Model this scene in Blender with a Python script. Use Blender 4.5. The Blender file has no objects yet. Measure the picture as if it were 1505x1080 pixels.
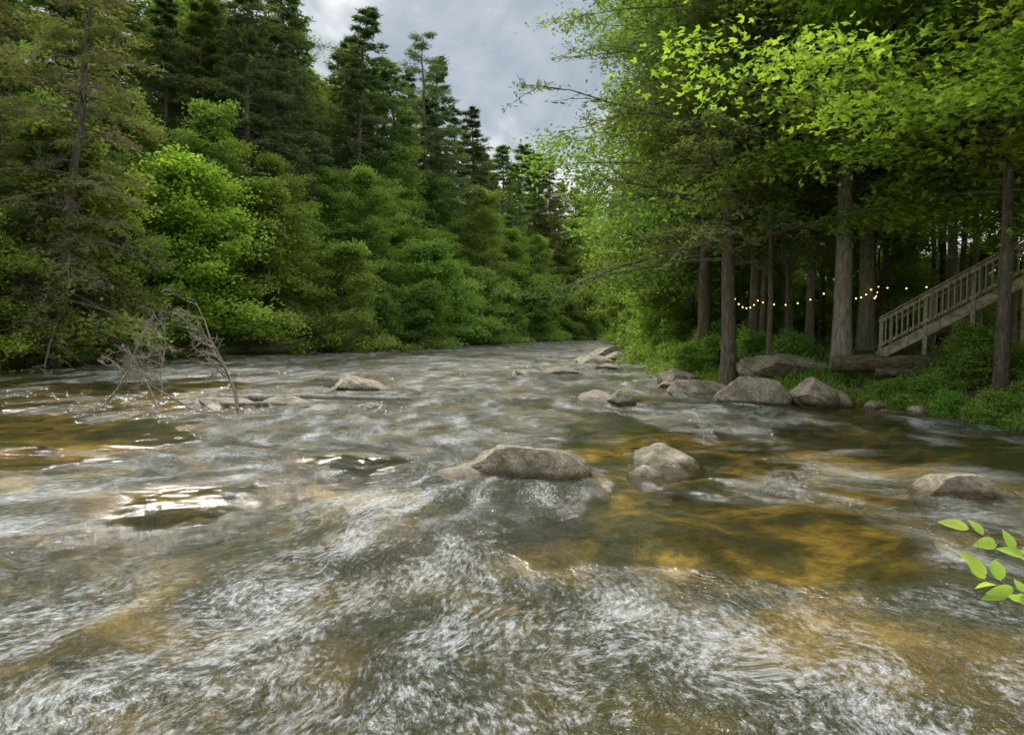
import bpy, math, random
import numpy as np
from mathutils import Vector, Matrix
import bmesh

SC = bpy.context.scene
RS = np.random.RandomState
# ------------------------------------------------------------------ noise
def _hash(ix, iy, seed):
    n = (ix.astype(np.int64)*374761393 + iy.astype(np.int64)*668265263 + seed*974711) & 0x7fffffff
    n = ((n ^ (n >> 13)) * 1274126177) & 0x7fffffff
    n = n ^ (n >> 16)
    return (n & 0xffff) / 65535.0
def vnoise(x, y, seed=0):
    x = np.asarray(x, float); y = np.asarray(y, float)
    ix = np.floor(x); iy = np.floor(y); fx = x-ix; fy = y-iy
    fx = fx*fx*fx*(fx*(fx*6-15)+10); fy = fy*fy*fy*(fy*(fy*6-15)+10)
    a = _hash(ix, iy, seed); b = _hash(ix+1, iy, seed); c = _hash(ix, iy+1, seed); d = _hash(ix+1, iy+1, seed)
    return (a*(1-fx)+b*fx)*(1-fy)+(c*(1-fx)+d*fx)*fy
def fbm(x, y, seed=0, o=4):
    s = 0; a = .5; t = 0
    for i in range(o):
        s = s + a*vnoise(np.asarray(x)*2**i, np.asarray(y)*2**i, seed+i*17); t += a; a *= .5
    return s/t
def smooth(t):
    t = np.clip(t, 0, 1); return t*t*(3-2*t)

# ------------------------------------------------------------------ river outline
LY = [-60, 0, 20, 34, 45, 52, 58, 69, 85, 100, 130, 200, 320]
LX = [-30, -27, -26, -24.8, -23, -20.5, -15.5, -8.5, -1.8, 4, 20, 60, 130]
RY = [-60, 0, 8, 13.8, 16.5, 18.9, 21, 25, 31.5, 45, 55, 70, 88, 100, 130, 200, 320]
RX = [16, 13.5, 12.2, 10.7, 10.3, 9.4, 7.3, 6.7, 7.0, 8.6, 9.8, 10.8, 12.5, 18, 36, 80, 152]
ys = np.concatenate([np.linspace(-60, 120, 240), np.linspace(122, 320, 60)])
PL = np.stack([np.interp(ys, LY, LX)+.9*(fbm(ys*.25, ys*0, 5)-.5)*2, ys], 1)
PR = np.stack([np.interp(ys, RY, RX)+.5*(fbm(ys*.35, ys*0, 9)-.5)*2, ys], 1)
def dist(P, x, y):
    out = np.full(x.shape, 1e9)
    for p in P:
        out = np.minimum(out, (x-p[0])**2+(y-p[1])**2)
    return np.sqrt(out)
def ground(x, y):
    x = np.atleast_1d(np.asarray(x, float)); y = np.atleast_1d(np.asarray(y, float))
    dl = dist(PL, x, y); dr = dist(PR, x, y)
    xl = np.interp(y, PL[:, 1], PL[:, 0]); xr = np.interp(y, PR[:, 1], PR[:, 0])
    left = x < xl; right = x > xr
    n1 = fbm(x*.3, y*.3, 3)-.5; n2 = fbm(x*.06, y*.06, 7)-.5
    zl = .7*smooth(dl/1.5)+np.clip(dl-1.5, 0, 70)*.45+np.clip(dl-71, 0, 200)*.08+n1*.5*smooth(dl/2)+n2*5*smooth(dl/25)
    zr = 1.35*smooth(dr/4.2)+np.clip(dr-4, 0, 60)*.035+np.clip(dr-45, 0, 80)*.25+n1*.35*smooth(dr/3)
    db = np.minimum(dl, dr)
    zb = -(.12+.42*smooth(db/2.5)) - .55*(fbm(x*.22, y*.16, 21)-.5) - .12*(fbm(x*1.1, y*.8, 31)-.5)
    zb = np.minimum(zb, -.07)*smooth(db/.35)
    z = np.where(left, zl, np.where(right, zr, zb))
    near = smooth((1.2-y)/1.6)*.75
    z = np.maximum(z, np.where(y < 1.2, -.5+near*1.7, -9))
    return z
def gz(x, y): return float(ground([x], [y])[0])

# ------------------------------------------------------------------ mesh helpers
def quadmesh(name, V, F, M=None, A=None, smoothmask=None, mats=()):
    me = bpy.data.meshes.new(name)
    V = np.asarray(V, np.float32); F = np.asarray(F, np.int32)
    me.vertices.add(len(V)); me.vertices.foreach_set("co", V.ravel())
    me.loops.add(F.size); me.loops.foreach_set("vertex_index", F.ravel())
    me.polygons.add(len(F)); me.polygons.foreach_set("loop_start", np.arange(len(F), dtype=np.int32)*4)
    if M is not None: me.polygons.foreach_set("material_index", np.asarray(M, np.int32))
    if smoothmask is not None: me.polygons.foreach_set("use_smooth", np.asarray(smoothmask, bool))
    me.update(calc_edges=True)
    if A is not None:
        at = me.attributes.new("lv", 'FLOAT', 'FACE'); at.data.foreach_set("value", np.asarray(A, np.float32))
    for m in mats: me.materials.append(m)
    return me
def obj(name, me, loc=(0, 0, 0), rot=(0, 0, 0), scale=(1, 1, 1), parent=None):
    o = bpy.data.objects.new(name, me); SC.collection.objects.link(o)
    o.location = loc; o.rotation_euler = rot; o.scale = scale
    if parent: o.parent = parent
    return o
def empty(name, loc=(0, 0, 0)):
    o = bpy.data.objects.new(name, None); SC.collection.objects.link(o); o.location = loc; o.empty_display_size = .3
    return o
class MB:
    def __init__(s): s.V = []; s.F = []; s.M = []; s.A = []; s.n = 0
    def add(s, V, F, m, a):
        V = np.asarray(V, float).reshape(-1, 3); F = np.asarray(F, int).reshape(-1, 4)
        s.V.append(V); s.F.append(F+s.n); s.n += len(V)
        s.M.append(np.full(len(F), m)); s.A.append(np.broadcast_to(np.asarray(a, float), (len(F),)))
    def mesh(s, name, mats, smooth_mats=(0,)):
        M = np.concatenate(s.M)
        return quadmesh(name, np.concatenate(s.V), np.concatenate(s.F), M, np.concatenate(s.A), np.isin(M, smooth_mats), mats)
def tube(mb, P, R, n=6, mat=0, a=.5):
    P = np.asarray(P, float); k = len(P)
    T = np.gradient(P, axis=0); T /= np.linalg.norm(T, axis=1)[:, None]+1e-9
    if np.mean(np.abs(T[:, 2])) > .6: ref = np.tile([[1., .1, 0]], (k, 1))
    else: ref = np.tile([[.05, .1, 1.]], (k, 1))
    U = np.cross(ref, T); U /= np.linalg.norm(U, axis=1)[:, None]+1e-9
    W = np.cross(T, U)
    th = np.arange(n)*2*np.pi/n
    R = np.asarray(R, float)
    ring = P[:, None, :]+R[:, None, None]*(np.cos(th)[None, :, None]*U[:, None, :]+np.sin(th)[None, :, None]*W[:, None, :])
    i = np.arange(k-1)[:, None]*n; j = np.arange(n)[None, :]; j2 = (j+1) % n
    F = np.stack([i+j, i+j2, i+n+j2, i+n+j], -1).reshape(-1, 4)
    mb.add(ring.reshape(-1, 3), F, mat, a)
def norm(v): return v/(np.linalg.norm(v, axis=-1, keepdims=True)+1e-9)
def leaves(mb, rng, C, L, W, dirs=None, up=1.2, lobes=1, mat=1, lv=None):
    N = len(C)
    if N == 0: return
    n = norm(rng.normal(0, .55, (N, 3))+np.array([0, 0, up]))
    d = rng.normal(0, 1, (N, 3)) if dirs is None else dirs+rng.normal(0, .45, (N, 3))
    a = norm(d-(d*n).sum(1)[:, None]*n); b = np.cross(n, a)
    s = rng.uniform(.65, 1.25, (N, 1)); Ls = L*s; Ws = W*s
    if lv is None: lv = rng.rand(N)
    for q in range(lobes):
        ang = 0 if lobes == 1 else (0, .95, -.95)[q]
        f = 1 if q == 0 else .8
        a2 = a*math.cos(ang)+b*math.sin(ang); b2 = -a*math.sin(ang)+b*math.cos(ang)
        p0 = C-a*Ls*.45
        v = np.stack([p0, p0+a2*Ls*.45*f+b2*Ws*.5*f-n*Ws*.12, p0+a2*Ls*f, p0+a2*Ls*.45*f-b2*Ws*.5*f-n*Ws*.12], 1)
        mb.add(v.reshape(-1, 3), np.arange(N*4).reshape(-1, 4), mat, lv)

# ------------------------------------------------------------------ materials
def newmat(name):
    m = bpy.data.materials.new(name); m.use_nodes = True
    nt = m.node_tree; nt.nodes.clear()
    out = nt.nodes.new('ShaderNodeOutputMaterial')
    return m, nt, out
def N(nt, t, **kw):
    n = nt.nodes.new(t)
    for k, v in kw.items():
        if k in n.inputs: n.inputs[k].default_value = v
        else: setattr(n, k, v)
    return n
def ramp(nt, src, stops):
    r = nt.nodes.new('ShaderNodeValToRGB')
    e = r.color_ramp.elements
    while len(e) < len(stops): e.new(.5)
    for el, (p, c) in zip(e, stops):
        el.position = p; el.color = (c[0], c[1], c[2], 1) if hasattr(c, '__len__') else (c, c, c, 1)
    nt.links.new(src, r.inputs[0]); return r.outputs[0]
def noise(nt, vec, scale, detail=4, rough=.55, dist=0.):
    n = N(nt, 'ShaderNodeTexNoise', Scale=scale, Detail=detail, Roughness=rough, Distortion=dist)
    if vec is not None: nt.links.new(vec, n.inputs['Vector'])
    return n.outputs['Fac']
def mapping(nt, vec, scale, rot=(0, 0, 0)):
    m = nt.nodes.new('ShaderNodeMapping'); m.inputs['Scale'].default_value = scale; m.inputs['Rotation'].default_value = rot
    nt.links.new(vec, m.inputs['Vector']); return m.outputs[0]
def math_(nt, op, a, b=None, c=None, clamp=False):
    m = nt.nodes.new('ShaderNodeMath'); m.operation = op; m.use_clamp = clamp
    for i, v in enumerate((a, b, c)):
        if v is None: continue
        if isinstance(v, (int, float)): m.inputs[i].default_value = v
        else: nt.links.new(v, m.inputs[i])
    return m.outputs[0]
def mixc(nt, fac, a, b, mode='MIX'):
    m = nt.nodes.new('ShaderNodeMix'); m.data_type = 'RGBA'; m.blend_type = mode
    for idx, v in ((0, fac), (6, a), (7, b)):
        if isinstance(v, (int, float)): m.inputs[idx].default_value = v
        elif isinstance(v, tuple): m.inputs[idx].default_value = (v[0], v[1], v[2], 1)
        else: nt.links.new(v, m.inputs[idx])
    return m.outputs[2]
def pos(nt): return nt.nodes.new('ShaderNodeNewGeometry').outputs['Position']

def leafmat(name, dark, light, trans=.4, tcol=None):
    m, nt, out = newmat(name)
    at = N(nt, 'ShaderNodeAttribute', attribute_name="lv")
    oi = nt.nodes.new('ShaderNodeObjectInfo')
    f = math_(nt, 'ADD', math_(nt, 'MULTIPLY', at.outputs['Fac'], .8), math_(nt, 'MULTIPLY', oi.outputs['Random'], .3), clamp=True)
    col = mixc(nt, f, dark, light)
    hs = N(nt, 'ShaderNodeHueSaturation', Saturation=.9)
    nt.links.new(col, hs.inputs['Color'])
    nt.links.new(math_(nt, 'ADD', .474, math_(nt, 'MULTIPLY', oi.outputs['Random'], .04)), hs.inputs['Hue'])
    d = N(nt, 'ShaderNodeBsdfDiffuse'); nt.links.new(hs.outputs[0], d.inputs[0])
    t = N(nt, 'ShaderNodeBsdfTranslucent')
    tc = mixc(nt, 1., hs.outputs[0], (1.6, 1.55, .75), 'MULTIPLY'); nt.links.new(tc, t.inputs[0])
    mx = N(nt, 'ShaderNodeMixShader', Fac=trans); nt.links.new(d.outputs[0], mx.inputs[1]); nt.links.new(t.outputs[0], mx.inputs[2])
    nt.links.new(mx.outputs[0], out.inputs[0]); return m
def pmat(name, stops, scale=4, vscale=(1, 1, 1), rough=.85, bump=.3, bdist=.03, detail=5):
    m, nt, out = newmat(name)
    tc = nt.nodes.new('ShaderNodeTexCoord').outputs['Object']
    v = mapping(nt, tc, vscale)
    f = noise(nt, v, scale, detail, .62)
    col = ramp(nt, f, stops)
    b = N(nt, 'ShaderNodeBsdfPrincipled', Roughness=rough); b.inputs['Specular IOR Level'].default_value = .3
    nt.links.new(col, b.inputs['Base Color'])
    if bump:
        bp = N(nt, 'ShaderNodeBump', Strength=bump, Distance=bdist); nt.links.new(noise(nt, v, scale*2.5, 4, .65), bp.inputs['Height'])
        nt.links.new(bp.outputs[0], b.inputs['Normal'])
    nt.links.new(b.outputs[0], out.inputs[0]); return m

bark = pmat("bark", [(.3, (.06, .045, .032)), (.55, (.16, .13, .1)), (.75, (.28, .25, .2))], 5, (3, 3, .6), .95, .9, .05)
barkpale = pmat("bark_pale", [(.3, (.13, .11, .09)), (.55, (.3, .27, .22)), (.75, (.45, .42, .36))], 5, (3, 3, .7), .95, .9, .05)
logbark = pmat("log_bark", [(.3, (.05, .038, .024)), (.55, (.15, .115, .07)), (.78, (.3, .25, .17))], 4, (.5, 3, 3), .95, 1., .06)
deadwood = pmat("dead_wood", [(.3, (.12, .095, .075)), (.6, (.27, .23, .18)), (.8, (.42, .37, .3))], 6, (2, 2, .6), .9, .4, .02)
twigmat = pmat("dead_twigs", [(.3, (.13, .11, .09)), (.7, (.28, .25, .2))], 3, (1, 1, 1), .95, 0, .01)
stairwood = pmat("weathered_wood", [(.3, (.13, .11, .07)), (.5, (.3, .265, .18)), (.72, (.46, .42, .31))], 4, (1.5, 1.5, 1.5), .85, .3, .01)

L_hem = leafmat("hemlock_needles", (.05, .1, .028), (.15, .23, .05), .35)
L_hem2 = leafmat("olive_needles", (.09, .105, .035), (.21, .22, .07), .38)
L_far = leafmat("conifer_needles", (.05, .09, .045), (.13, .19, .075), .33)
L_dec = leafmat("broad_leaves", (.055, .115, .02), (.19, .3, .05), .45)
L_bush = leafmat("shrub_leaves", (.07, .15, .025), (.26, .38, .06), .45)
L_map = leafmat("maple_leaves", (.12, .22, .02), (.34, .45, .04), .5)
L_grass = leafmat("grass_blades", (.1, .22, .03), (.27, .46, .07), .4)
L_sprig = leafmat("bright_leaves", (.2, .36, .04), (.42, .55, .07), .5)

# ------------------------------------------------------------------ trees
def make_tree(name, seed, H=16, r0=.25, t0=.25, R=4.5, nl=34, ns=7, nc=6, m=24, cs=.45, cz=.16, L=.22, W=.13,
              profile='dome', rise=(10, 60), droop=.15, lobes=1, mats=None, lean=(0, 0), along=False, up=1.2,
              barefrac=0, twigs=0, tip=.4, azbias=None, wander=.25, subl=.42):
    rng = RS(seed); mb = MB()
    K = 12
    tt = np.linspace(0, 1, K)
    w = np.cumsum(rng.normal(0, wander, (K, 2)), 0)*.5; w -= w[0]
    T = np.stack([lean[0]*tt*H+w[:, 0]*tt, lean[1]*tt*H+w[:, 1]*tt, tt*H], 1)
    rad = r0*((1-tt)**.8*.92+.06); rad[0] *= 1.35
    T0 = T.copy(); T0[0, 2] -= .5
    tube(mb, T0, rad, 10)
    def at(t): return np.array([np.interp(t, tt, T[:, i]) for i in range(3)])
    Cs = []; Ds = []; LV = []
    for i in range(nl):
        c = (i+rng.rand())/nl; t = t0+(1-t0)*c*.985
        if profile == 'dome': pf = max(.15, math.sin(math.pi*(.2+.76*c))**.7)
        elif profile == 'cone': pf = (1-c)**.65*(.75+.35*rng.rand())+.08
        elif profile == 'bush': pf = math.sqrt(max(0, 1-(c*.96)**2))
        else: pf = (1-c)**.55*.8*(.6+.8*rng.rand())+.1
        az = i*2.39996+rng.uniform(-.5, .5)
        ll = R*pf*rng.uniform(.55, 1.25)
        if azbias:
            ll *= 1+azbias[1]*math.cos(az-azbias[0])
        e = math.radians(rise[0]+(rise[1]-rise[0])*c+rng.normal(0, 7))
        u = np.linspace(0, 1, 6)
        dr = np.array([math.cos(az), math.sin(az)])
        b = at(t)
        hor = ll*math.cos(e)*u; ver = ll*math.sin(e)*u-droop*ll*u**2
        side = np.cumsum(rng.normal(0, .05*ll, 6))*u
        P = np.stack([b[0]+dr[0]*hor-dr[1]*side, b[1]+dr[1]*hor+dr[0]*side, b[2]+ver], 1)
        rb = np.interp(t, tt, rad)*.36*min(1, ll/R+.35)
        tube(mb, P, rb*(1-u*.88), 5)
        bare = rng.rand() < barefrac*(1.6-1.5*c)
        clv = rng.rand()
        for j in range(ns):
            s = .2+.8*((j+rng.rand())/ns) if j < ns-1 else .97
            q = np.array([np.interp(s, u, P[:, k]) for k in range(3)])
            a2 = az+(1 if j % 2 else -1)*rng.uniform(.5, 1.25)*(1 if s < .95 else .1)
            l2 = ll*subl*(1.15-.7*s)*rng.uniform(.7, 1.2)+.15
            e2 = rng.normal(e*.4, .18)
            v = np.linspace(0, 1, 4)
            Q = np.stack([q[0]+math.cos(a2)*l2*v, q[1]+math.sin(a2)*l2*v, q[2]+math.sin(e2)*l2*v-droop*1.2*l2*v**2], 1)
            if not (along and R < 4.6) or bare: tube(mb, Q, rb*.33*(1-s*.4)*(1-v*.85)+.004, 3)
            if bare or (twigs and rng.rand() < .5):
                nn = twigs if twigs else 8
                ss = rng.rand(nn)
                cc = np.stack([np.interp(ss, v, Q[:, k]) for k in range(3)], 1)+rng.normal(0, .12, (nn, 3))
                leaves(mb, rng, cc, .55, .018, up=.2, mat=2)
                if bare: continue
            if along:
                ss = rng.rand(m)*1.05
                cc = np.stack([np.interp(ss, v, Q[:, k]) for k in range(3)], 1)
                cc = cc+rng.normal(0, 1, (m, 3))*np.array([cs, cs, cz])
                D = np.tile([math.cos(a2), math.sin(a2), -.25], (m, 1))
                sg = np.sign(rng.rand(m)-.5)[:, None]
                D = D+sg*np.array([-math.sin(a2), math.cos(a2), 0])*rng.uniform(.2, 1.1, (m, 1))
                Cs.append(cc); Ds.append(D); LV.append(.35*clv+.35*rng.rand()+.3*rng.rand(m))
            else:
                for k2 in range(nc):
                    sv = rng.uniform(.25, 1.15)
                    cc0 = np.array([np.interp(sv, v, Q[:, k]) for k in range(3)])+rng.normal(0, cs*.7, 3)*np.array([1, 1, .7])
                    mm = int(m*rng.uniform(.4, 1.4))
                    cc = cc0+rng.normal(0, 1, (mm, 3))*np.array([cs, cs, cz])
                    cc[:, 2] -= ((cc[:, :2]-cc0[:2])**2).sum(1)*.35
                    Cs.append(cc); Ds.append(rng.normal(0, 1, (mm, 3))+np.array([dr[0], dr[1], -.3])); LV.append(.35*clv+.4*rng.rand()+.25*rng.rand(mm))
    if Cs: leaves(mb, rng, np.concatenate(Cs), L, W, np.concatenate(Ds), up, lobes, 1, np.concatenate(LV))
    return mb.mesh(name, mats)

mD = [bark, L_dec, twigmat]; mH = [bark, L_hem, twigmat]; mF = [bark, L_far, twigmat]; mO = [bark, L_hem2, twigmat]
mB = [bark, L_bush, twigmat]; mM = [bark, L_map, twigmat]; mP = [barkpale, L_dec, twigmat]
dec = [make_tree("deciduous_a", 11, 17, .25, .12, 4.8, 38, 8, 5, 18, .38, .17, .3, .17, mats=mD, up=.8),
       make_tree("deciduous_b", 12, 15, .22, .08, 4.6, 36, 8, 5, 18, .38, .17, .3, .17, mats=mB, wander=.5, up=.8),
       make_tree("deciduous_c", 13, 19, .28, .15, 5.2, 40, 8, 5, 18, .4, .17, .3, .18, mats=mB, rise=(5, 65), up=.8)]
con = [make_tree("conifer_a", 21, 24, .3, .06, 4.4, 105, 8, 0, 18, .12, .09, .5, .11, 'cone', (-8, 30), .22, mats=mF, along=True),
       make_tree("conifer_b", 22, 21, .28, .08, 4.4, 95, 8, 0, 19, .13, .1, .5, .11, 'cone', (-12, 35), .2, mats=mH, along=True),
       make_tree("conifer_c", 23, 26, .32, .1, 4.2, 105, 7, 0, 18, .13, .09, .5, .11, 'cone', (-15, 30), .25, mats=mO, along=True, barefrac=.12),
       make_tree("conifer_d", 24, 23, .3, .1, 4.5, 100, 8, 0, 18, .13, .1, .5, .11, 'cone', (-5, 35), .2, mats=mH, along=True)]
pin = [make_tree("pine_a", 31, 27, .34, .35, 5.0, 40, 8, 0, 36, .24, .1, .36, .07, 'pine', (-5, 25), .05, mats=mF, along=True),
       make_tree("pine_b", 32, 25, .3, .3, 4.4, 36, 8, 0, 36, .24, .1, .36, .07, 'pine', (0, 30), .08, mats=mF, along=True)]
bus = [make_tree("bush_a", 41, 7.0, .1, .02, 3.6, 36, 8, 5, 17, .3, .16, .23, .14, 'bush', (-12, 75), .25, mats=mB, wander=.4, up=.8),
       make_tree("bush_b", 42, 6.0, .1, .02, 3.2, 34, 8, 5, 17, .3, .16, .23, .14, 'bush', (-12, 75), .25, mats=mD, wander=.4, up=.8),
       make_tree("bush_c", 43, 9., .12, .02, 3.6, 38, 8, 5, 17, .3, .16, .23, .14, 'bush', (-8, 75), .2, mats=mB, wander=.5, up=.8)]
hi = [make_tree("woodland_a", 51, 19, .2, .42, 4.0, 20, 7, 4, 15, .48, .16, .32, .2, mats=mB, wander=.3),
      make_tree("woodland_b", 52, 17, .16, .45, 3.6, 18, 7, 4, 15, .48, .16, .32, .2, mats=mD, wander=.4),
      make_tree("woodland_c", 53, 21, .24, .42, 4.2, 21, 7, 4, 15, .48, .16, .32, .2, mats=mP, wander=.3)]

rng = RS(5)
def place(lst, names, pts, par, smin, smax, zoff=-.1, sf=None):
    for i, (x, y) in enumerate(pts):
        k = rng.randint(len(lst)); s = rng.uniform(smin, smax)
        if sf: s *= sf(x, y)
        obj(names+"_part_%d" % i, lst[k], (x, y, gz(x, y)+zoff), (rng.normal(0, .03), rng.normal(0, .03), rng.rand()*6.28),
            (s*rng.uniform(.95, 1.2), s*rng.uniform(.95, 1.2), s), par)
def scatter(n, box, cond, sp, seed):
    r = RS(seed); X = r.uniform(box[0], box[1], n); Y = r.uniform(box[2], box[3], n)
    ok = cond(X, Y); X = X[ok]; Y = Y[ok]; out = []
    for x, y in zip(X, Y):
        if all((x-a)**2+(y-b)**2 > sp*sp for a, b in out): out.append((x, y))
    return out
def xl(y): return np.interp(y, PL[:, 1], PL[:, 0])
def xr(y): return np.interp(y, PR[:, 1], PR[:, 0])
# left hillside
fl = empty("hillside_forest")
hs_ = lambda x, y: 1.25 if y < 62 else (1.25 if y < 140 else 1.1)
c1 = scatter(5000, (-70, 50, 24, 160), lambda X, Y: (X < xl(Y)) & (dist(PL, X, Y) > 11) & (dist(PL, X, Y) < 35) & (X > -Y*.9-8), 5.8, 1)
place(con+con[:2]+[dec[2]], "forest_tree", c1, fl, .8, 1.15, -.1, hs_)
c2 = scatter(3000, (-60, 60, 18, 150), lambda X, Y: (X < xl(Y)) & (dist(PL, X, Y) > 4) & (dist(PL, X, Y) < 14) & (X > -Y*.9-10), 5.6, 2)
place(dec+dec[1:], "deciduous", c2, fl, .6, 1.0)
c3 = scatter(3000, (-60, 60, 18, 150), lambda X, Y: (X < xl(Y)) & (dist(PL, X, Y) > .5) & (dist(PL, X, Y) < 3.5) & (X > -Y*.9-10), 3.6, 3)
fs = empty("riverside_shrubs")
place(bus, "shrub", c3, fs, .7, 1.35, -.5)
# right bank
fr = empty("woodland")
r1 = scatter(4000, (4, 60, 22, 110), lambda X, Y: (X > xr(Y)) & (dist(PR, X, Y) > 5.5) & (dist(PR, X, Y) < 32) & ((X < 10.5) | (Y > 27) | (X > 18)), 5.9, 4)
place(hi, "woodland_tree", r1, fr, .75, 1.1)
r2 = scatter(1500, (4, 40, 34, 110), lambda X, Y: (X > xr(Y)) & (dist(PR, X, Y) > 1.2) & (dist(PR, X, Y) < 5), 5., 5)
place(dec, "bank_tree", r2, fr, .75, 1.05)
r3 = scatter(1500, (4, 60, 29, 110), lambda X, Y: (X > xr(Y)) & ((dist(PR, X, Y) < 3) & (dist(PR, X, Y) > .6) & (Y > 36) | (dist(PR, X, Y) > 9) & (dist(PR, X, Y) < 32)), 4.4, 6)
fu = empty("understory_shrubs")
place(bus, "shrub", r3, fu, .35, .8, -.3)
r4 = scatter(500, (20, 34, 6, 24), lambda X, Y: (X > xr(Y)+6), 6.5, 7)
place(hi, "edge_tree", r4, fr, .8, 1.1)

def solo(name, me, x, y, rz=0, s=1., zoff=0, rx=0, ry=0):
    return obj(name, me, (x, y, gz(x, y)+zoff), (rx, ry, rz), (s, s, s))
solo("pine_tree", pin[0], -11.5, 92, 1., 1.28); solo("pine_tree", pin[1], -24.5, 78, 2.4, 1.4); solo("pine_tree", pin[1], -29, 72, 0.4, 1.3)
oldhem = make_tree("old_hemlock", 61, 24, .32, .1, 5.4, 105, 9, 0, 30, .13, .1, .32, .07, 'cone', (-12, 30), .3, mats=[bark, L_hem2, twigmat], along=True, barefrac=.24, twigs=12, lean=(.13, .02))
solo("hemlock_tree", oldhem, -24.6, 36.5, 0.2, 1.0); solo("hemlock_tree", oldhem, -28.5, 38, 2.5, .95)
maple_bush = make_tree("left_maple", 62, 9, .14, .08, 3.8, 38, 8, 5, 20, .4, .14, .24, .15, 'bush', (-5, 70), .2, mats=mM)
solo("maple_tree", maple_bush, -26.8, 34.0, 1, .8); solo("maple_tree", maple_bush, -23.5, 50.5, 2, 1.35)
# right bank: main overhanging trees
hemR = make_tree("bank_hemlock", 71, 21, .26, .2, 5.6, 85, 9, 0, 34, .13, .08, .24, .07, 'pine', (3, 28), .15, mats=mH, along=True, barefrac=.03, twigs=4, lean=(-.02, 0), azbias=(math.pi, .05))
hemR2 = make_tree("bank_hemlock_b", 72, 19, .2, .22, 5.0, 70, 9, 0, 32, .13, .08, .24, .07, 'pine', (0, 25), .2, mats=mO, along=True, barefrac=.12, twigs=6)
oak = make_tree("bank_oak", 73, 21, .28, .2, 6.4, 46, 9, 6, 24, .42, .18, .21, .12, 'dome', (5, 60), .16, mats=mD, up=.8)
mapl = make_tree("bank_maple", 74, 16, .17, .27, 6.0, 44, 9, 7, 26, .42, .14, .145, .08, 'dome', (0, 55), .2, lobes=3, mats=mM, azbias=(-2.6, .3))
mapl2 = make_tree("bank_maple_b", 75, 19, .29, .3, 5.0, 32, 9, 6, 18, .42, .14, .17, .09, 'dome', (0, 55), .2, lobes=3, mats=[barkpale, L_bush, twigmat])
solo("hemlock_tree", hemR, 7.5, 23.5, 0, 1.0); solo("hemlock_tree", hemR2, 9.0, 25.5, 1.7, 1.0)
solo("oak_tree", oak, 8.0, 28.5, 0.5, 1.05); solo("oak_tree", oak, 9.6, 37, 2.1, 1.0)
solo("maple_tree", mapl2, 10.3, 21.3, 1.0, 1.0); solo("maple_tree", mapl2, 12.2, 23.6, 2.7, .9)
solo("maple_tree", mapl, 12.35, 17.2, 0.0, 1.0); solo("maple_tree", mapl, 15.4, 14.0, .5, 1.05); solo("maple_tree", mapl, 17.5, 20.5, 2.6, 1.0)
for i, (x, y, s) in enumerate([(8.6, 22.9, .55), (9.9, 24.6, .7), (11.3, 26, .7), (13.4, 25.4, .7), (14.6, 27, .8), (16.2, 25.2, .8), (12.4, 28.5, .9), (17.6, 28, .9), (10.8, 29.5, .6), (14.0, 31, .7), (19, 31, .8), (18.6, 25.5, .7), (15.4, 23.4, .6)]):
    solo("slender_tree", hi[i % 3], x, y, i*1.3, s)

# ------------------------------------------------------------------ terrain
def axis(parts):
    out = [np.linspace(a, b, n, endpoint=False) for a, b, n in parts]
    return np.concatenate(out+[[parts[-1][1]]])
gx = axis([(-700, -80, 24), (-80, -30, 60), (-30, 18, 330), (18, 60, 90), (60, 700, 28)])
gy = axis([(-300, -10, 14), (-10, 45, 330), (45, 130, 240), (130, 330, 90), (330, 900, 14)])
X, Y = np.meshgrid(gx, gy)
Z = ground(X.ravel(), Y.ravel())
V = np.stack([X.ravel(), Y.ravel(), Z], 1)
nx = len(gx); ny = len(gy)
i, j = np.meshgrid(np.arange(nx-1), np.arange(ny-1)); b = (j*nx+i).ravel()
F = np.stack([b, b+1, b+nx+1, b+nx], 1)
def bedcolor(nt, p):
    bedn = noise(nt, mapping(nt, p, (.8, .95, 0)), .6, 5, .64, .7)
    bed = ramp(nt, bedn, [(.4, (.05, .048, .018)), (.49, (.14, .105, .03)), (.57, (.42, .28, .065)), (.7, (.7, .47, .13))])
    grit = ramp(nt, noise(nt, p, 3.2, 5, .75), [(.32, .35), (.66, 1.3)])
    return mixc(nt, 1., bed, grit, 'MULTIPLY')
m, nt, out = newmat("ground_soil_and_riverbed")
p = pos(nt); sep = nt.nodes.new('ShaderNodeSeparateXYZ'); nt.links.new(p, sep.inputs[0])
soil = ramp(nt, noise(nt, p, 3.2, 6, .7), [(.3, (.04, .03, .018)), (.5, (.1, .075, .04)), (.7, (.2, .15, .085))])
moss = ramp(nt, noise(nt, p, 7, 5, .7), [(.3, (.04, .08, .015)), (.7, (.12, .2, .04))])
soil2 = mixc(nt, ramp(nt, noise(nt, p, .5, 4, .6), [(.42, 0), (.56, 1)]), soil, moss)
wetb = ramp(nt, math_(nt, 'ADD', sep.outputs[2], math_(nt, 'MULTIPLY', noise(nt, p, 1.5, 3), .3)), [(.25, 1), (.6, 0)])
soil2 = mixc(nt, wetb, soil2, (.022, .017, .01))
bed = bedcolor(nt, p)
land = ramp(nt, math_(nt, 'ADD', sep.outputs[2], 0.), [(.0, 0), (.04, 1)])
col = mixc(nt, land, bed, soil2)
bs = N(nt, 'ShaderNodeBsdfPrincipled', Roughness=.95); bs.inputs['Specular IOR Level'].default_value = .1
nt.links.new(col, bs.inputs['Base Color'])
bp = N(nt, 'ShaderNodeBump', Strength=.7, Distance=.08); nt.links.new(noise(nt, p, 5, 5, .7), bp.inputs['Height']); nt.links.new(bp.outputs[0], bs.inputs['Normal'])
nt.links.new(bs.outputs[0], out.inputs[0])
obj("ground", quadmesh("ground", V, F, smoothmask=np.ones(len(F), bool), mats=[m]))

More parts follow.
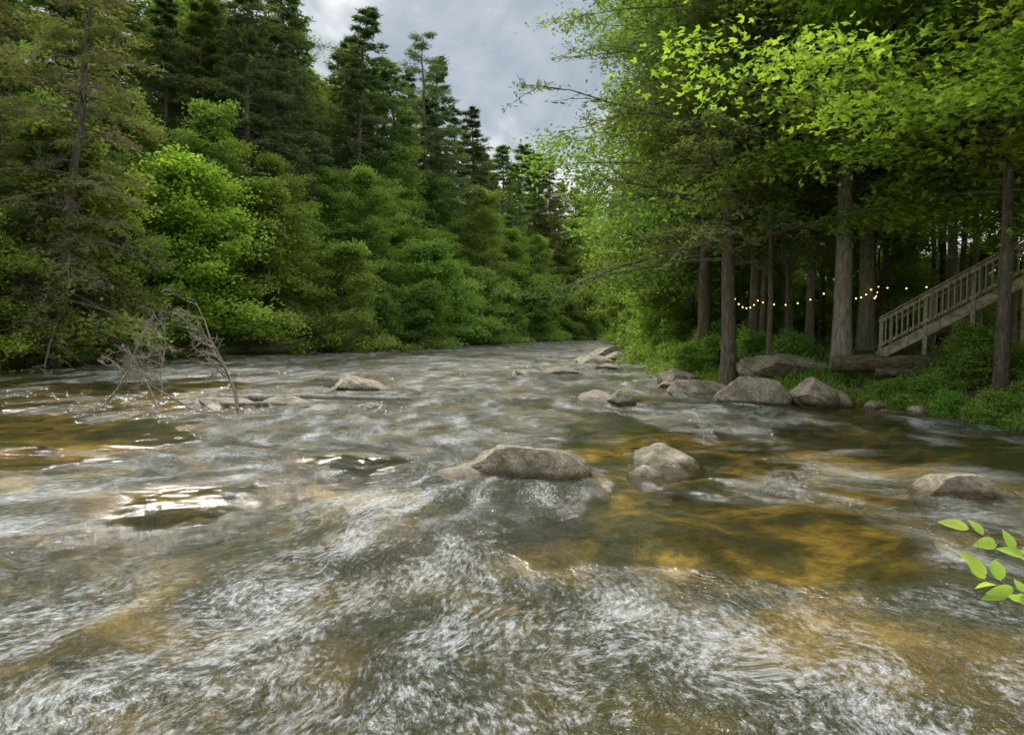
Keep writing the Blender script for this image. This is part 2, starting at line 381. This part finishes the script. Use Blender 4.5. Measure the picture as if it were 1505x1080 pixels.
# ------------------------------------------------------------------ water
wx = axis([(-40, -20, 120), (-20, 14, 520), (14, 60, 80)])
wy = axis([(-6, 2, 20), (2, 14, 420), (14, 30, 280), (30, 60, 200), (60, 140, 140), (140, 300, 30)])
X, Y = np.meshgrid(wx, wy); x = X.ravel(); y = Y.ravel()
# flow coordinates: the current fans out below the mid-river boulder (across, along)
fx, fy = .4, 13.0
th = np.arctan2(x-fx, np.maximum(fy-y, .4)); rr_ = np.hypot(x-fx, fy-y)
wR = smooth((fy-y)/3.5)
fa = wR*(th*5.2)+(1-wR)*(x-fx); fb = wR*(-rr_)+(1-wR)*(y-fy)
fa = fa+.9*(fbm(x*.35, y*.35, 50)-.5)+.25*(fbm(x*1.1, y*1.1, 51)-.5); fb = fb+1.2*(fbm(x*.3, y*.3, 60)-.5)
turb = .3+.9*smooth((fbm(x*.22, y*.2, 70)-.4)/.25)
calm = smooth((np.hypot(x-9.5, (y-9)*.8)-1.)/7)
turb = turb*(.35+.65*calm)
h = .12*(fbm(fa*.6, fb*.5, 80, 3)-.5)+.1*(fbm(fa*1.9, fb*.95, 90, 3)-.5)+.05*(fbm(fa*5.4, fb*2.4, 100, 3)-.5)+.03*(fbm(x*3, y*5, 110, 3)-.5)
h = h*turb
for cx, cy, a, sx, sy in [(-.3, 6.4, .08, .8, 1.2), (1.8, 7.4, .06, .5, 1.4), (0, 9.1, .04, 1., .5), (-1.2, 10.4, .05, .7, .6)]:
    h += a*np.exp(-((x-cx)/sx)**2-((y-cy)/sy)**2)
V = np.stack([x, y, h], 1); nx = len(wx); ny = len(wy)
i, j = np.meshgrid(np.arange(nx-1), np.arange(ny-1)); b = (j*nx+i).ravel()
F = np.stack([b, b+1, b+nx+1, b+nx], 1)
me = quadmesh("river", V, F, smoothmask=np.ones(len(F), bool))
ac = smooth((fbm(fa*.5+3, fb*.32, 171, 5)-.33)/.32)
rif = np.exp(-((y-22)/9)**2)*np.exp(-((x+1)/7)**2)*.4+np.exp(-((x+1.4)/2.6)**2)*np.exp(-((y-4.5)/3.)**2)*.35+smooth((y-24)/12)*.4
rif -= .45*np.exp(-((x-6.5)/3.0)**2)*np.exp(-((y-9)/6.5)**2)
rif -= .4*np.exp(-((x+10)/4.5)**2)*np.exp(-((y-12.5)/3.5)**2)
ac = np.clip(ac+rif, 0.08, 1)
at = me.attributes.new("act", 'FLOAT', 'POINT'); at.data.foreach_set("value", ac.astype(np.float32))
at = me.attributes.new("flow", 'FLOAT_VECTOR', 'POINT'); at.data.foreach_set("vector", np.stack([fa, fb, fa*0], 1).astype(np.float32).ravel())
m, nt, out = newmat("river_water")
p = pos(nt)
act = N(nt, 'ShaderNodeAttribute', attribute_name="act").outputs['Fac']
fl_ = N(nt, 'ShaderNodeAttribute', attribute_name="flow").outputs['Vector']
p1 = mapping(nt, fl_, (1.0, .38, 1)); p2 = mapping(nt, fl_, (1., .5, 1), (0, 0, .25)); p3 = mapping(nt, p, (1, .7, 1))
hA = noise(nt, p1, 9, 4, .68, .4); hB = noise(nt, p2, 34, 3, .7, .3); hC = noise(nt, p3, 2.8, 2, .5, .5)
hsum = math_(nt, 'ADD', math_(nt, 'ADD', math_(nt, 'MULTIPLY', hA, 1.), math_(nt, 'MULTIPLY', hB, .5)), math_(nt, 'MULTIPLY', hC, 1.1))
bp = N(nt, 'ShaderNodeBump', Distance=.13); nt.links.new(hsum, bp.inputs['Height'])
nt.links.new(math_(nt, 'ADD', .14, math_(nt, 'MULTIPLY', act, .86)), bp.inputs['Strength'])
gl = nt.nodes.new('ShaderNodeBsdfGlossy'); nt.links.new(math_(nt, 'ADD', .07, math_(nt, 'MULTIPLY', act, .11)), gl.inputs['Roughness'])
nt.links.new(bp.outputs[0], gl.inputs['Normal']); gl.inputs[0].default_value = (1, 1, 1, 1)
tr = N(nt, 'ShaderNodeBsdfTransparent'); tr.inputs[0].default_value = (.9, .87, .68, 1)
df = N(nt, 'ShaderNodeBsdfDiffuse'); df.inputs[0].default_value = (.06, .065, .03, 1); nt.links.new(bp.outputs[0], df.inputs['Normal'])
body = nt.nodes.new('ShaderNodeMixShader'); nt.links.new(math_(nt, 'ADD', .12, math_(nt, 'MULTIPLY', act, .36)), body.inputs[0])
nt.links.new(tr.outputs[0], body.inputs[1]); nt.links.new(df.outputs[0], body.inputs[2])
foam_glint_n = noise(nt, mapping(nt, fl_, (1.15, .34, 1)), 24, 6, .84, .2)  # foam streaks, plus silver sky glints painted in as the same white diffuse
foam_glint_c = noise(nt, mapping(nt, fl_, (1.1, .4, 1)), 1.3, 4, .65, .3)
foam_glint_m = math_(nt, 'MULTIPLY', ramp(nt, math_(nt, 'ADD', foam_glint_n, math_(nt, 'MULTIPLY', math_(nt, 'SUBTRACT', foam_glint_c, .5), .75)), [(.48, 0), (.72, 1)]), ramp(nt, act, [(.25, 0), (1, .55)]))
foam_glint = N(nt, 'ShaderNodeBsdfDiffuse'); foam_glint.inputs[0].default_value = (.74, .76, .77, 1)
b2 = nt.nodes.new('ShaderNodeMixShader'); nt.links.new(foam_glint_m, b2.inputs[0]); nt.links.new(body.outputs[0], b2.inputs[1]); nt.links.new(foam_glint.outputs[0], b2.inputs[2])
fr_ = N(nt, 'ShaderNodeFresnel', IOR=1.34); nt.links.new(bp.outputs[0], fr_.inputs['Normal'])
b3 = nt.nodes.new('ShaderNodeMixShader'); nt.links.new(fr_.outputs[0], b3.inputs[0]); nt.links.new(b2.outputs[0], b3.inputs[1]); nt.links.new(gl.outputs[0], b3.inputs[2])
nt.links.new(b3.outputs[0], out.inputs[0]); me.materials.append(m)
obj("river", me)

# ------------------------------------------------------------------ rocks
m, nt, out = newmat("river_rock")
p = pos(nt); sep = nt.nodes.new('ShaderNodeSeparateXYZ'); nt.links.new(p, sep.inputs[0])
c = ramp(nt, noise(nt, p, 2.4, 6, .7), [(.3, (.12, .095, .065)), (.47, (.3, .25, .175)), (.68, (.54, .46, .34))])
c = mixc(nt, 1., c, ramp(nt, noise(nt, p, 14, 5, .75), [(.32, .4), (.65, 1.15)]), 'MULTIPLY')
c = mixc(nt, ramp(nt, noise(nt, p, 1.3, 4, .6), [(.5, 0), (.62, .55)]), c, (.14, .135, .07))
wetf = ramp(nt, math_(nt, 'ADD', sep.outputs[2], math_(nt, 'MULTIPLY', noise(nt, p, 5, 3), .08)), [(.09, 1), (.17, 0)])
c = mixc(nt, wetf, c, mixc(nt, 1., c, (.36, .28, .16), 'MULTIPLY'))
under = ramp(nt, math_(nt, 'ADD', sep.outputs[2], .1), [(.02, 1), (.08, 0)])
c = mixc(nt, under, c, bedcolor(nt, p))
bs = nt.nodes.new('ShaderNodeBsdfPrincipled'); nt.links.new(c, bs.inputs['Base Color'])
nt.links.new(ramp(nt, wetf, [(0, .85), (1, .3)]), bs.inputs['Roughness'])
bp = N(nt, 'ShaderNodeBump', Strength=1., Distance=.08); nt.links.new(noise(nt, p, 7, 6, .76), bp.inputs['Height']); nt.links.new(bp.outputs[0], bs.inputs['Normal'])
nt.links.new(bs.outputs[0], out.inputs[0]); rockm = m
def rock_mesh(seed, sub=5, cuts=12, flat=.0):
    r = RS(seed); bm = bmesh.new(); bmesh.ops.create_icosphere(bm, subdivisions=sub, radius=1)
    P = np.array([v.co[:] for v in bm.verts])
    for k in range(cuts):
        n = norm(r.normal(0, 1, 3)+np.array([0, 0, .35])); d = r.uniform(.5, .8)
        s = P@n; ex = np.clip(s-d, 0, None); P = P-ex[:, None]*n*.98
    q = P*1.0
    nn = (fbm(q[:, 0]*1.6+q[:, 2]*1.1+9, q[:, 1]*1.6-q[:, 2]*.9+5, seed, 5)-.5)
    n2 = (fbm(q[:, 0]*6+q[:, 2]*5, q[:, 1]*6-q[:, 2]*4, seed+3, 4)-.5)
    P = P*(1+.26*nn+.14*n2)[:, None]
    for v, c in zip(bm.verts, P): v.co = c
    for f in bm.faces: f.smooth = True
    me = bpy.data.meshes.new("boulder"); bm.to_mesh(me); bm.free(); me.materials.append(rockm); return me
RM = [rock_mesh(s) for s in (101, 102, 103, 104, 105, 106)]
def rock(name, x, y, z, sx, sy, sz, rz=0, k=0, ry=0, rx=0):
    return obj(name, RM[k % 6], (x, y, z), (rx, ry, rz), (sx*1.12, sy*1.12, sz*1.1))
rock("boulder", .2, 10.3, .0, .95, .65, .56, .1, 4, .08)
rock("boulder", -.7, 10.0, -.1, .75, .42, .32, .3, 3)
rock("boulder", 2.45, 10.9, -.02, .62, .45, .3, -.2, 1)
rock("boulder", 1.95, 10.1, -.03, .34, .26, .22, .5, 2)
rock("boulder", 5.85, 9.0, .0, .46, .4, .36, .3, 4)
rock("boulder", 6.35, 8.95, -.08, .4, .25, .2, 0, 5)
rock("boulder", 3.1, 19.7, .05, .48, .4, .44, .2, 2)
rock("boulder", 2.6, 20.6, -.04, .8, .5, .3, -.3, 1)
rock("boulder", -5.4, 24.2, .02, 1.2, .75, .5, .0, 0)
rock("boulder", 2.4, 33, -.05, 1.3, .8, .35, .1, 0); rock("boulder", .8, 32, -.05, .8, .6, .3, .4, 5)
rock("boulder", 5.1, 42, .0, 1.4, .9, .5, .1, 1); rock("boulder", 6.8, 45, .1, 1.4, 1, .6, .7, 2); rock("boulder", 5.2, 36, .0, .9, .7, .35, .7, 3)
rock("boulder", 7.6, 52, .1, 1.9, 1.2, .8, .7, 4)
rock("boulder", 6.3, 22.6, .08, 1.05, .8, .45, .2, 5); rock("boulder", 6.95, 19.6, .22, .98, .8, .74, -.25, 4, .1)
rock("boulder", 8.35, 19.2, .22, .7, .7, .7, .5, 2)
rock("boulder", 9.3, 19.1, .1, .5, .4, .32, .9, 1); rock("boulder", 9.9, 18.3, .06, .4, .3, .26, .2, 3); rock("boulder", 10.3, 17.2, .05, .4, .35, .22, 1.2, 0)
rock("boulder", 6.6, 27, .1, .9, .7, .4, .2, 1); rock("boulder", 5.9, 25, .02, .6, .5, .26, 1, 3)
rock("boulder", 9.1, 22.6, .95, 1.8, 1.0, .5, .1, 3)
rock("boulder", -6.3, 19.0, -.02, .9, .45, .3, .1, 1); rock("boulder", -5.2, 18.3, -.05, .7, .4, .22, .5, 2); rock("boulder", -8.2, 19.3, -.02, .75, .5, .26, .2, 5)
rock("boulder", -4.0, 18.9, -.07, .6, .35, .2, 1.1, 0); rock("boulder", -7.2, 20.4, -.02, .7, .4, .26, .1, 4); rock("boulder", -3.4, 15.8, -.12, .5, .35, .2, .3, 1)
st = empty("river_stones"); r = RS(77)
for i in range(150):
    if i < 80:
        yy = r.uniform(3.5, 30); xx = r.uniform(-.7*yy-1, min(xr(yy)-.3, .7*yy+1)); s = r.uniform(.12, .4)
        z = -.24-s*.6
    else:
        yy = r.uniform(9, 60); xx = xr(yy)+r.normal(0, .3); s = r.uniform(.08, .28); z = gz(xx, yy)+.02
    obj("stone_%d" % i, RM[r.randint(6)], (xx, yy, z), (r.rand()*.4, r.rand()*.4, r.rand()*6), (s*1.3, s, s*.6), st)

# ------------------------------------------------------------------ driftwood
def deadbranch(name, p0, d, L, r0, seed, depth=3, gr=.0, mat=deadwood, nb=7, spread=.9):
    r = RS(seed); mb = MB()
    def rec(p, d, L, rr, dep):
        k = 7; P = [np.array(p, float)]; dd = norm(np.array(d, float))
        for i in range(k-1):
            dd = norm(dd+r.normal(0, .13, 3)+np.array([0, 0, gr])); P.append(P[-1]+dd*L/(k-1))
        P = np.array(P); u = np.linspace(0, 1, k)
        tube(mb, P, rr*(1-.85*u)+.003, 6 if dep == depth else 4)
        if dep > 0:
            for b in range(nb if dep == depth else nb-2):
                s = r.uniform(.2, .98); q = np.array([np.interp(s, u, P[:, c]) for c in range(3)])
                rec(q, dd+r.normal(0, spread, 3), L*r.uniform(.25, .5)*(1.2-s*.5), rr*.45*(1-.6*s)+.002, dep-1)
    rec(p0, d, L, r0, depth)
    return obj(name, mb.mesh(name, [mat]))
deadbranch("dead_branch", (-7.35, 18.2, -.1), (-.42, .1, 1.), 3.2, .05, 3, 3, 0, nb=8, spread=.6)
deadbranch("dead_branch", (-9.7, 18.6, -.05), (-.5, .3, .9), 2.5, .03, 4, 3, 0, nb=8, spread=.9)
deadbranch("dead_branch", (-8.6, 18.3, -.02), (-.95, .2, .35), 2.4, .03, 7, 3, 0, nb=8, spread=.9)
deadbranch("dead_branch", (-10.6, 20.5, -.05), (-.1, .3, 1), 2.6, .03, 8, 3, 0, nb=8, spread=.9)
deadbranch("dead_branch", (-11.4, 18.9, -.05), (.3, .1, .5), 2.2, .03, 9, 3, 0, nb=8, spread=.9)
def log(name, pts, r0, r1, mat, seed=0, n=14):
    mb = MB(); pts = np.array(pts, float); u = np.linspace(0, 1, 24); t = np.linspace(0, 1, len(pts))
    P = np.stack([np.interp(u, t, pts[:, k]) for k in range(3)], 1); rr = RS(seed)
    P += np.cumsum(rr.normal(0, .015, (24, 3)), 0); R = (r0+(r1-r0)*u)*(1+rr.normal(0, .07, 24))
    P = np.concatenate([P[:1]-(P[1]-P[0])*.01, P, P[-1:]+(P[-1]-P[-2])*.01]); R = np.concatenate([[.01], R, [.01]])
    tube(mb, P, R, n); return obj(name, mb.mesh(name, [mat]))
log("driftwood_log", [(-8.6, 20.0, .14), (-6, 19.7, .26), (-2.8, 19.3, .12)], .1, .05, deadwood, 1)
log("driftwood_log", [(-9.6, 19.6, .02), (-7.4, 18.9, .12), (-5.3, 18.7, .05)], .07, .04, deadwood, 2)
log("fallen_log", [(9.6, 20.5, 1.08), (12.4, 19.6, 1.18), (15.6, 18.4, 1.26)], .24, .28, logbark, 3, 18)
log("fallen_log", [(10.5, 19.7, .9), (13.2, 18.7, 1.0)], .14, .12, logbark, 4, 12)

# ------------------------------------------------------------------ stairs
def beam(p0, p1, w, h, par, name, mat=stairwood):
    p0 = Vector(p0); p1 = Vector(p1); d = p1-p0; L = d.length
    bm = bmesh.new(); bmesh.ops.create_cube(bm, size=1)
    for v in bm.verts: v.co = Vector((v.co.x*w, v.co.y*h, v.co.z*L))
    bmesh.ops.bevel(bm, geom=bm.edges[:], offset=.006, segments=1, affect='EDGES')
    me = bpy.data.meshes.new(name); bm.to_mesh(me); bm.free(); me.materials.append(mat)
    o = obj(name, me, parent=par); o.location = (p0+p1)/2
    z = d.normalized(); up = Vector((0, 0, 1)) if abs(z.z) < .95 else SD
    x = up.cross(z).normalized(); y = z.cross(x)
    o.rotation_euler = Matrix((x, y, z)).transposed().to_euler(); return o
ST = empty("wooden_staircase")
A = Vector((11.3, 20.9, 1.4)); SD = Vector((3.0, -2.7, 0)).normalized(); SN = Vector((SD.y, -SD.x, 0))
if SN.y > 0: SN = -SN
run = .29; rise = .175; nst = 20; Wd = 1.15
def S(i, off, dz=0.): return A+SD*run*i+SN*off+Vector((0, 0, rise*i+dz))
for off, nm in ((0, "river"), (-Wd, "inner")):
    beam(S(-.3, off, -.05), S(nst, off, -.05), .05, .28, ST, "stringer_"+nm)
    for k in range(0, nst+1, 4):
        base = S(k, off, 0); g = gz(base.x, base.y)-.3
        beam((base.x, base.y, g), (base.x, base.y, base.z+1.08), .11, .11, ST, "post_%s_%d" % (nm, k))
    e = .075*(1 if off == 0 else -1)
    beam(S(-.2, off+e, .98), S(nst, off+e, .98), .045, .1, ST, "handrail_"+nm)
    beam(S(-.2, off, 1.1), S(nst, off, 1.1), .15, .04, ST, "cap_rail_"+nm)
    beam(S(-.2, off+e, .24), S(nst, off+e, .24), .045, .09, ST, "bottom_rail_"+nm)
    e2 = e*1.6
    for q in range(nst*2+1):
        if q % 8 == 0: continue
        c_ = S(q*.5, off+e2, 0); beam((c_.x, c_.y, c_.z+.16), (c_.x, c_.y, c_.z+1.02), .05, .04, ST, "baluster_%s_%d" % (nm, q))
for k in range(nst):
    a_ = S(k+.5, -.03, .1); b_ = S(k+.5, -Wd+.03, .1); beam(a_, b_, .3, .04, ST, "tread_%d" % k)
e0 = S(nst, 0, 0)
for k in range(9):
    a_ = e0+SD*(.1+.16*k)+SN*.1+Vector((0, 0, .05)); b_ = a_-SN*(Wd+.2); beam(a_, b_, .15, .035, ST, "deck_board_%d" % k)
for off in (0, -Wd):
    q = e0+SD*1.35+SN*off; beam((q.x, q.y, gz(q.x, q.y)-.3), (q.x, q.y, q.z+1.1), .11, .11, ST, "landing_post_%d" % int(-off))

# ------------------------------------------------------------------ string lights
m, nt, out = newmat("bulb_glow"); em = N(nt, 'ShaderNodeEmission', Strength=3.5); em.inputs[0].default_value = (1, .62, .2, 1); nt.links.new(em.outputs[0], out.inputs[0]); bulbm = m
cable = pmat("cable", [(.3, (.02, .02, .02)), (.7, (.03, .03, .03))], 5, bump=0)
SLt = empty("string_lights"); mbc = MB()
anch = [(7.5, 23.3, 3.3), (9.0, 25.1, 3.2), (10.3, 21.7, 3.55), (12.2, 23.3, 3.5), (13.4, 25.1, 3.7), (15.5, 21, 4.3)]
bm = bmesh.new(); bmesh.ops.create_uvsphere(bm, u_segments=8, v_segments=6, radius=.026)
bulb = bpy.data.meshes.new("bulb"); bm.to_mesh(bulb); bm.free(); bulb.materials.append(bulbm)
bi = 0
for a_, b_ in zip(anch[:-1], anch[1:]):
    a_ = np.array(a_); b_ = np.array(b_); u = np.linspace(0, 1, 14); P = a_+(b_-a_)*u[:, None]; P[:, 2] -= .35*4*u*(1-u)
    tube(mbc, P, np.full(14, .008), 4)
    for k in range(1, 14, 2):
        obj("bulb_%d" % bi, bulb, P[k]-np.array([0, 0, .05]), parent=SLt); bi += 1
obj("cable", mbc.mesh("cable", [cable]), parent=SLt)

# ------------------------------------------------------------------ bank grass / weeds
def grass(name, pts, hmin, hmax, seed, mat=L_grass, broad=.35):
    r = RS(seed); mb = MB(); pts = np.array(pts); n = len(pts)
    z = ground(pts[:, 0], pts[:, 1]); C = np.stack([pts[:, 0], pts[:, 1], z], 1)
    H = r.uniform(hmin, hmax, (n, 1)); az = r.rand(n)*6.28; d = np.stack([np.cos(az), np.sin(az), az*0], 1); s = np.stack([-np.sin(az), np.cos(az), az*0], 1)
    bend = r.uniform(.15, .6, (n, 1))*H; w = r.uniform(.008, .018, (n, 1))
    p1 = C+np.array([0, 0, 1])*H*.6+d*bend*.3; p2 = C+np.array([0, 0, 1])*H*.95+d*bend
    v = np.stack([C-s*w, C+s*w, p1+s*w, p1-s*w, p2+s*w*.2, p2-s*w*.2], 1).reshape(-1, 3)
    k = np.arange(n)[:, None]*6; F = np.concatenate([k+np.array([[0, 1, 2, 3]]), k+np.array([[3, 2, 4, 5]])])
    lv = np.tile(r.rand(n), 2)*.7+.1
    mb.add(v, F, 0, lv)
    nb = int(n*broad); idx = r.randint(0, n, nb*4); C2 = C[idx]+r.normal(0, .06, (len(idx), 3)); C2[:, 2] = C[idx][:, 2]+H[idx, 0]*r.uniform(.3, 1., len(idx))
    leaves(mb, r, C2, .11, .05, up=1., mat=0)
    return obj(name, mb.mesh(name, [mat], ()))
def gpts(n, box, cond, seed, cl=.5):
    r = RS(seed); X = r.uniform(box[0], box[1], n); Y = r.uniform(box[2], box[3], n)
    ok = cond(X, Y) & (fbm(X*1.2, Y*1.2, seed) > cl-.08*r.rand(n)); return np.stack([X[ok], Y[ok]], 1)
grass("riverbank_grass", gpts(60000, (8, 19, 5, 19.6), lambda X, Y: (X > xr(Y)+.05) & (X < xr(Y)+5), 1, .4), .15, .5, 1)
grass("riverbank_grass", gpts(26000, (6, 14, 19, 30), lambda X, Y: (dist(PR, X, Y) > .5) & (X > xr(Y)) & (dist(PR, X, Y) < 3.5), 2, .45), .12, .4, 2)
grass("riverbank_grass", gpts(20000, (6, 16, 30, 60), lambda X, Y: (dist(PR, X, Y) > .3) & (X > xr(Y)) & (dist(PR, X, Y) < 4), 3, .42), .3, .9, 3)
fern = make_tree("bank_shrub", 91, 1.1, .02, .03, .8, 26, 6, 3, 12, .12, .06, .11, .055, 'bush', (5, 75), .2, mats=[bark, L_grass, twigmat], wander=.05)
r = RS(12); wd = empty("riverbank_weeds")
for i in range(44):
    yy = r.uniform(8, 19); xx = xr(yy)+r.uniform(.2, 3.5); s = r.uniform(.45, 1.0)
    obj("weed_%d" % i, fern, (xx, yy, gz(xx, yy)-.1), (0, 0, r.rand()*6), (s, s, s), wd)
for i in range(20):
    yy = r.uniform(21, 40); xx = xr(yy)+r.uniform(.3, 2.5); s = r.uniform(.6, 1.3)
    obj("weed_b%d" % i, fern, (xx, yy, gz(xx, yy)-.1), (0, 0, r.rand()*6), (s, s, s), wd)

# ------------------------------------------------------------------ near sprig (shrub on the camera's bank)
mb = MB(); r = RS(4)
base = np.array([3.0, .6, gz(3.0, .6)-.1])
def leaf_big(mb, p, d, L, W, nrm, lv):
    d = norm(np.array(d, float)); nrm = norm(np.array(nrm, float)-d*np.dot(nrm, d)); s = np.cross(nrm, d)
    u = np.linspace(0, 1, 7); wd_ = W*.5*np.sin(np.pi*np.clip(u, 0, 1)**.8)**.8; wd_[0] = .002; wd_[-1] = .001
    mid = p+d*L*u[:, None]-nrm*(.25*L*u**2)[:, None]; up_ = nrm*(wd_*.3)[:, None]
    V = np.concatenate([mid-s*wd_[:, None]+up_, mid, mid+s*wd_[:, None]+up_]); F = []
    for k in range(6): F += [[k, k+1, 7+k+1, 7+k], [7+k, 7+k+1, 14+k+1, 14+k]]
    mb.add(V, F, 1, lv)
for bi_, (tipx, tipy, tipz) in enumerate([(1.36, 2.0, 1.6), (1.38, 1.95, 1.48), (1.45, 2.05, 1.43), (1.9, 2.2, 1.7), (2.2, 2.0, 1.5), (2.6, 1.5, 1.7), (3.3, 1.4, 1.6), (2.1, 1.5, 1.35)]):
    t_ = np.array([tipx, tipy, tipz]); u = np.linspace(0, 1, 9); P = base+(t_-base)*u[:, None]; P[:, 2] += .3*np.sin(np.pi*u)
    tube(mb, P, .012*(1-.8*u), 6, 0)
    dirn = norm(P[-1]-P[-2])
    for q in range(18):
        s_ = 1-.016*q*(1 if q < 9 else 2.6); pp = np.array([np.interp(s_, u, P[:, c_]) for c_ in range(3)])
        sd = np.cross(dirn, [0, 0, 1])*(1 if q % 2 else -1)
        leaf_big(mb, pp, dirn*.6+sd*r.uniform(.2, .6)+np.array([0, 0, r.uniform(-.8, 1.)])+r.normal(0, .2, 3), r.uniform(.055, .09), r.uniform(.03, .045), (r.normal(0, .4), -1, r.uniform(.2, 1.2)), r.rand())
obj("leafy_shrub", mb.mesh("leafy_shrub", [bark, L_sprig], (0, 1)))

# ------------------------------------------------------------------ light & sky
EL = 45; AZ = -26
sd = Vector((math.sin(math.radians(AZ))*math.cos(math.radians(EL)), math.cos(math.radians(AZ))*math.cos(math.radians(EL)), math.sin(math.radians(EL))))
sl = bpy.data.lights.new("sun", 'SUN'); sl.energy = 4.8; sl.angle = math.radians(8); sl.color = (1, .95, .86)
so = bpy.data.objects.new("sun", sl); SC.collection.objects.link(so); so.rotation_euler = sd.to_track_quat('Z', 'Y').to_euler()
w = bpy.data.worlds.new("World"); SC.world = w; w.use_nodes = True; nt = w.node_tree; nt.nodes.clear()
out = nt.nodes.new('ShaderNodeOutputWorld'); bg = N(nt, 'ShaderNodeBackground', Strength=.15)
sk = nt.nodes.new('ShaderNodeTexSky'); sk.sky_type = 'NISHITA'; sk.sun_disc = False; sk.sun_elevation = math.radians(EL); sk.sun_rotation = math.radians(AZ % 360)
tc = nt.nodes.new('ShaderNodeTexCoord').outputs['Generated']
v = mapping(nt, tc, (1, 1, 1.3), (0, .5, .6))
cl = noise(nt, v, 3.4, 5, .55, .3)
cc = ramp(nt, cl, [(.38, (2.0, 2.35, 2.7)), (.47, (3.2, 3.5, 3.85)), (.57, (6.8, 6.9, 6.9))])
sepz = nt.nodes.new('ShaderNodeSeparateXYZ'); nt.links.new(tc, sepz.inputs[0])
hb = ramp(nt, sepz.outputs[2], [(.42, .33), (.75, 1.)])
cc = mixc(nt, 1., cc, mixc(nt, 1., hb, (3.3, 3.3, 3.3), 'MULTIPLY'), 'MULTIPLY')
cf = ramp(nt, cl, [(.3, .8), (.5, .97)])
nt.links.new(mixc(nt, cf, sk.outputs[0], cc), bg.inputs[0]); nt.links.new(bg.outputs[0], out.inputs[0])

# ------------------------------------------------------------------ camera
cam = bpy.data.cameras.new("camera"); cam.lens = 24; cam.sensor_width = 36; cam.clip_end = 3000; cam.clip_start = .05
co = bpy.data.objects.new("camera", cam); SC.collection.objects.link(co)
co.location = (0, 0, 2.2); co.rotation_euler = (math.radians(90-3.42), 0, 0); SC.camera = co
SC.view_settings.view_transform = 'Standard'; SC.view_settings.look = 'None'; SC.view_settings.exposure = 0
print("tris", sum(len(me.polygons) for me in bpy.data.meshes), len(bpy.data.objects))
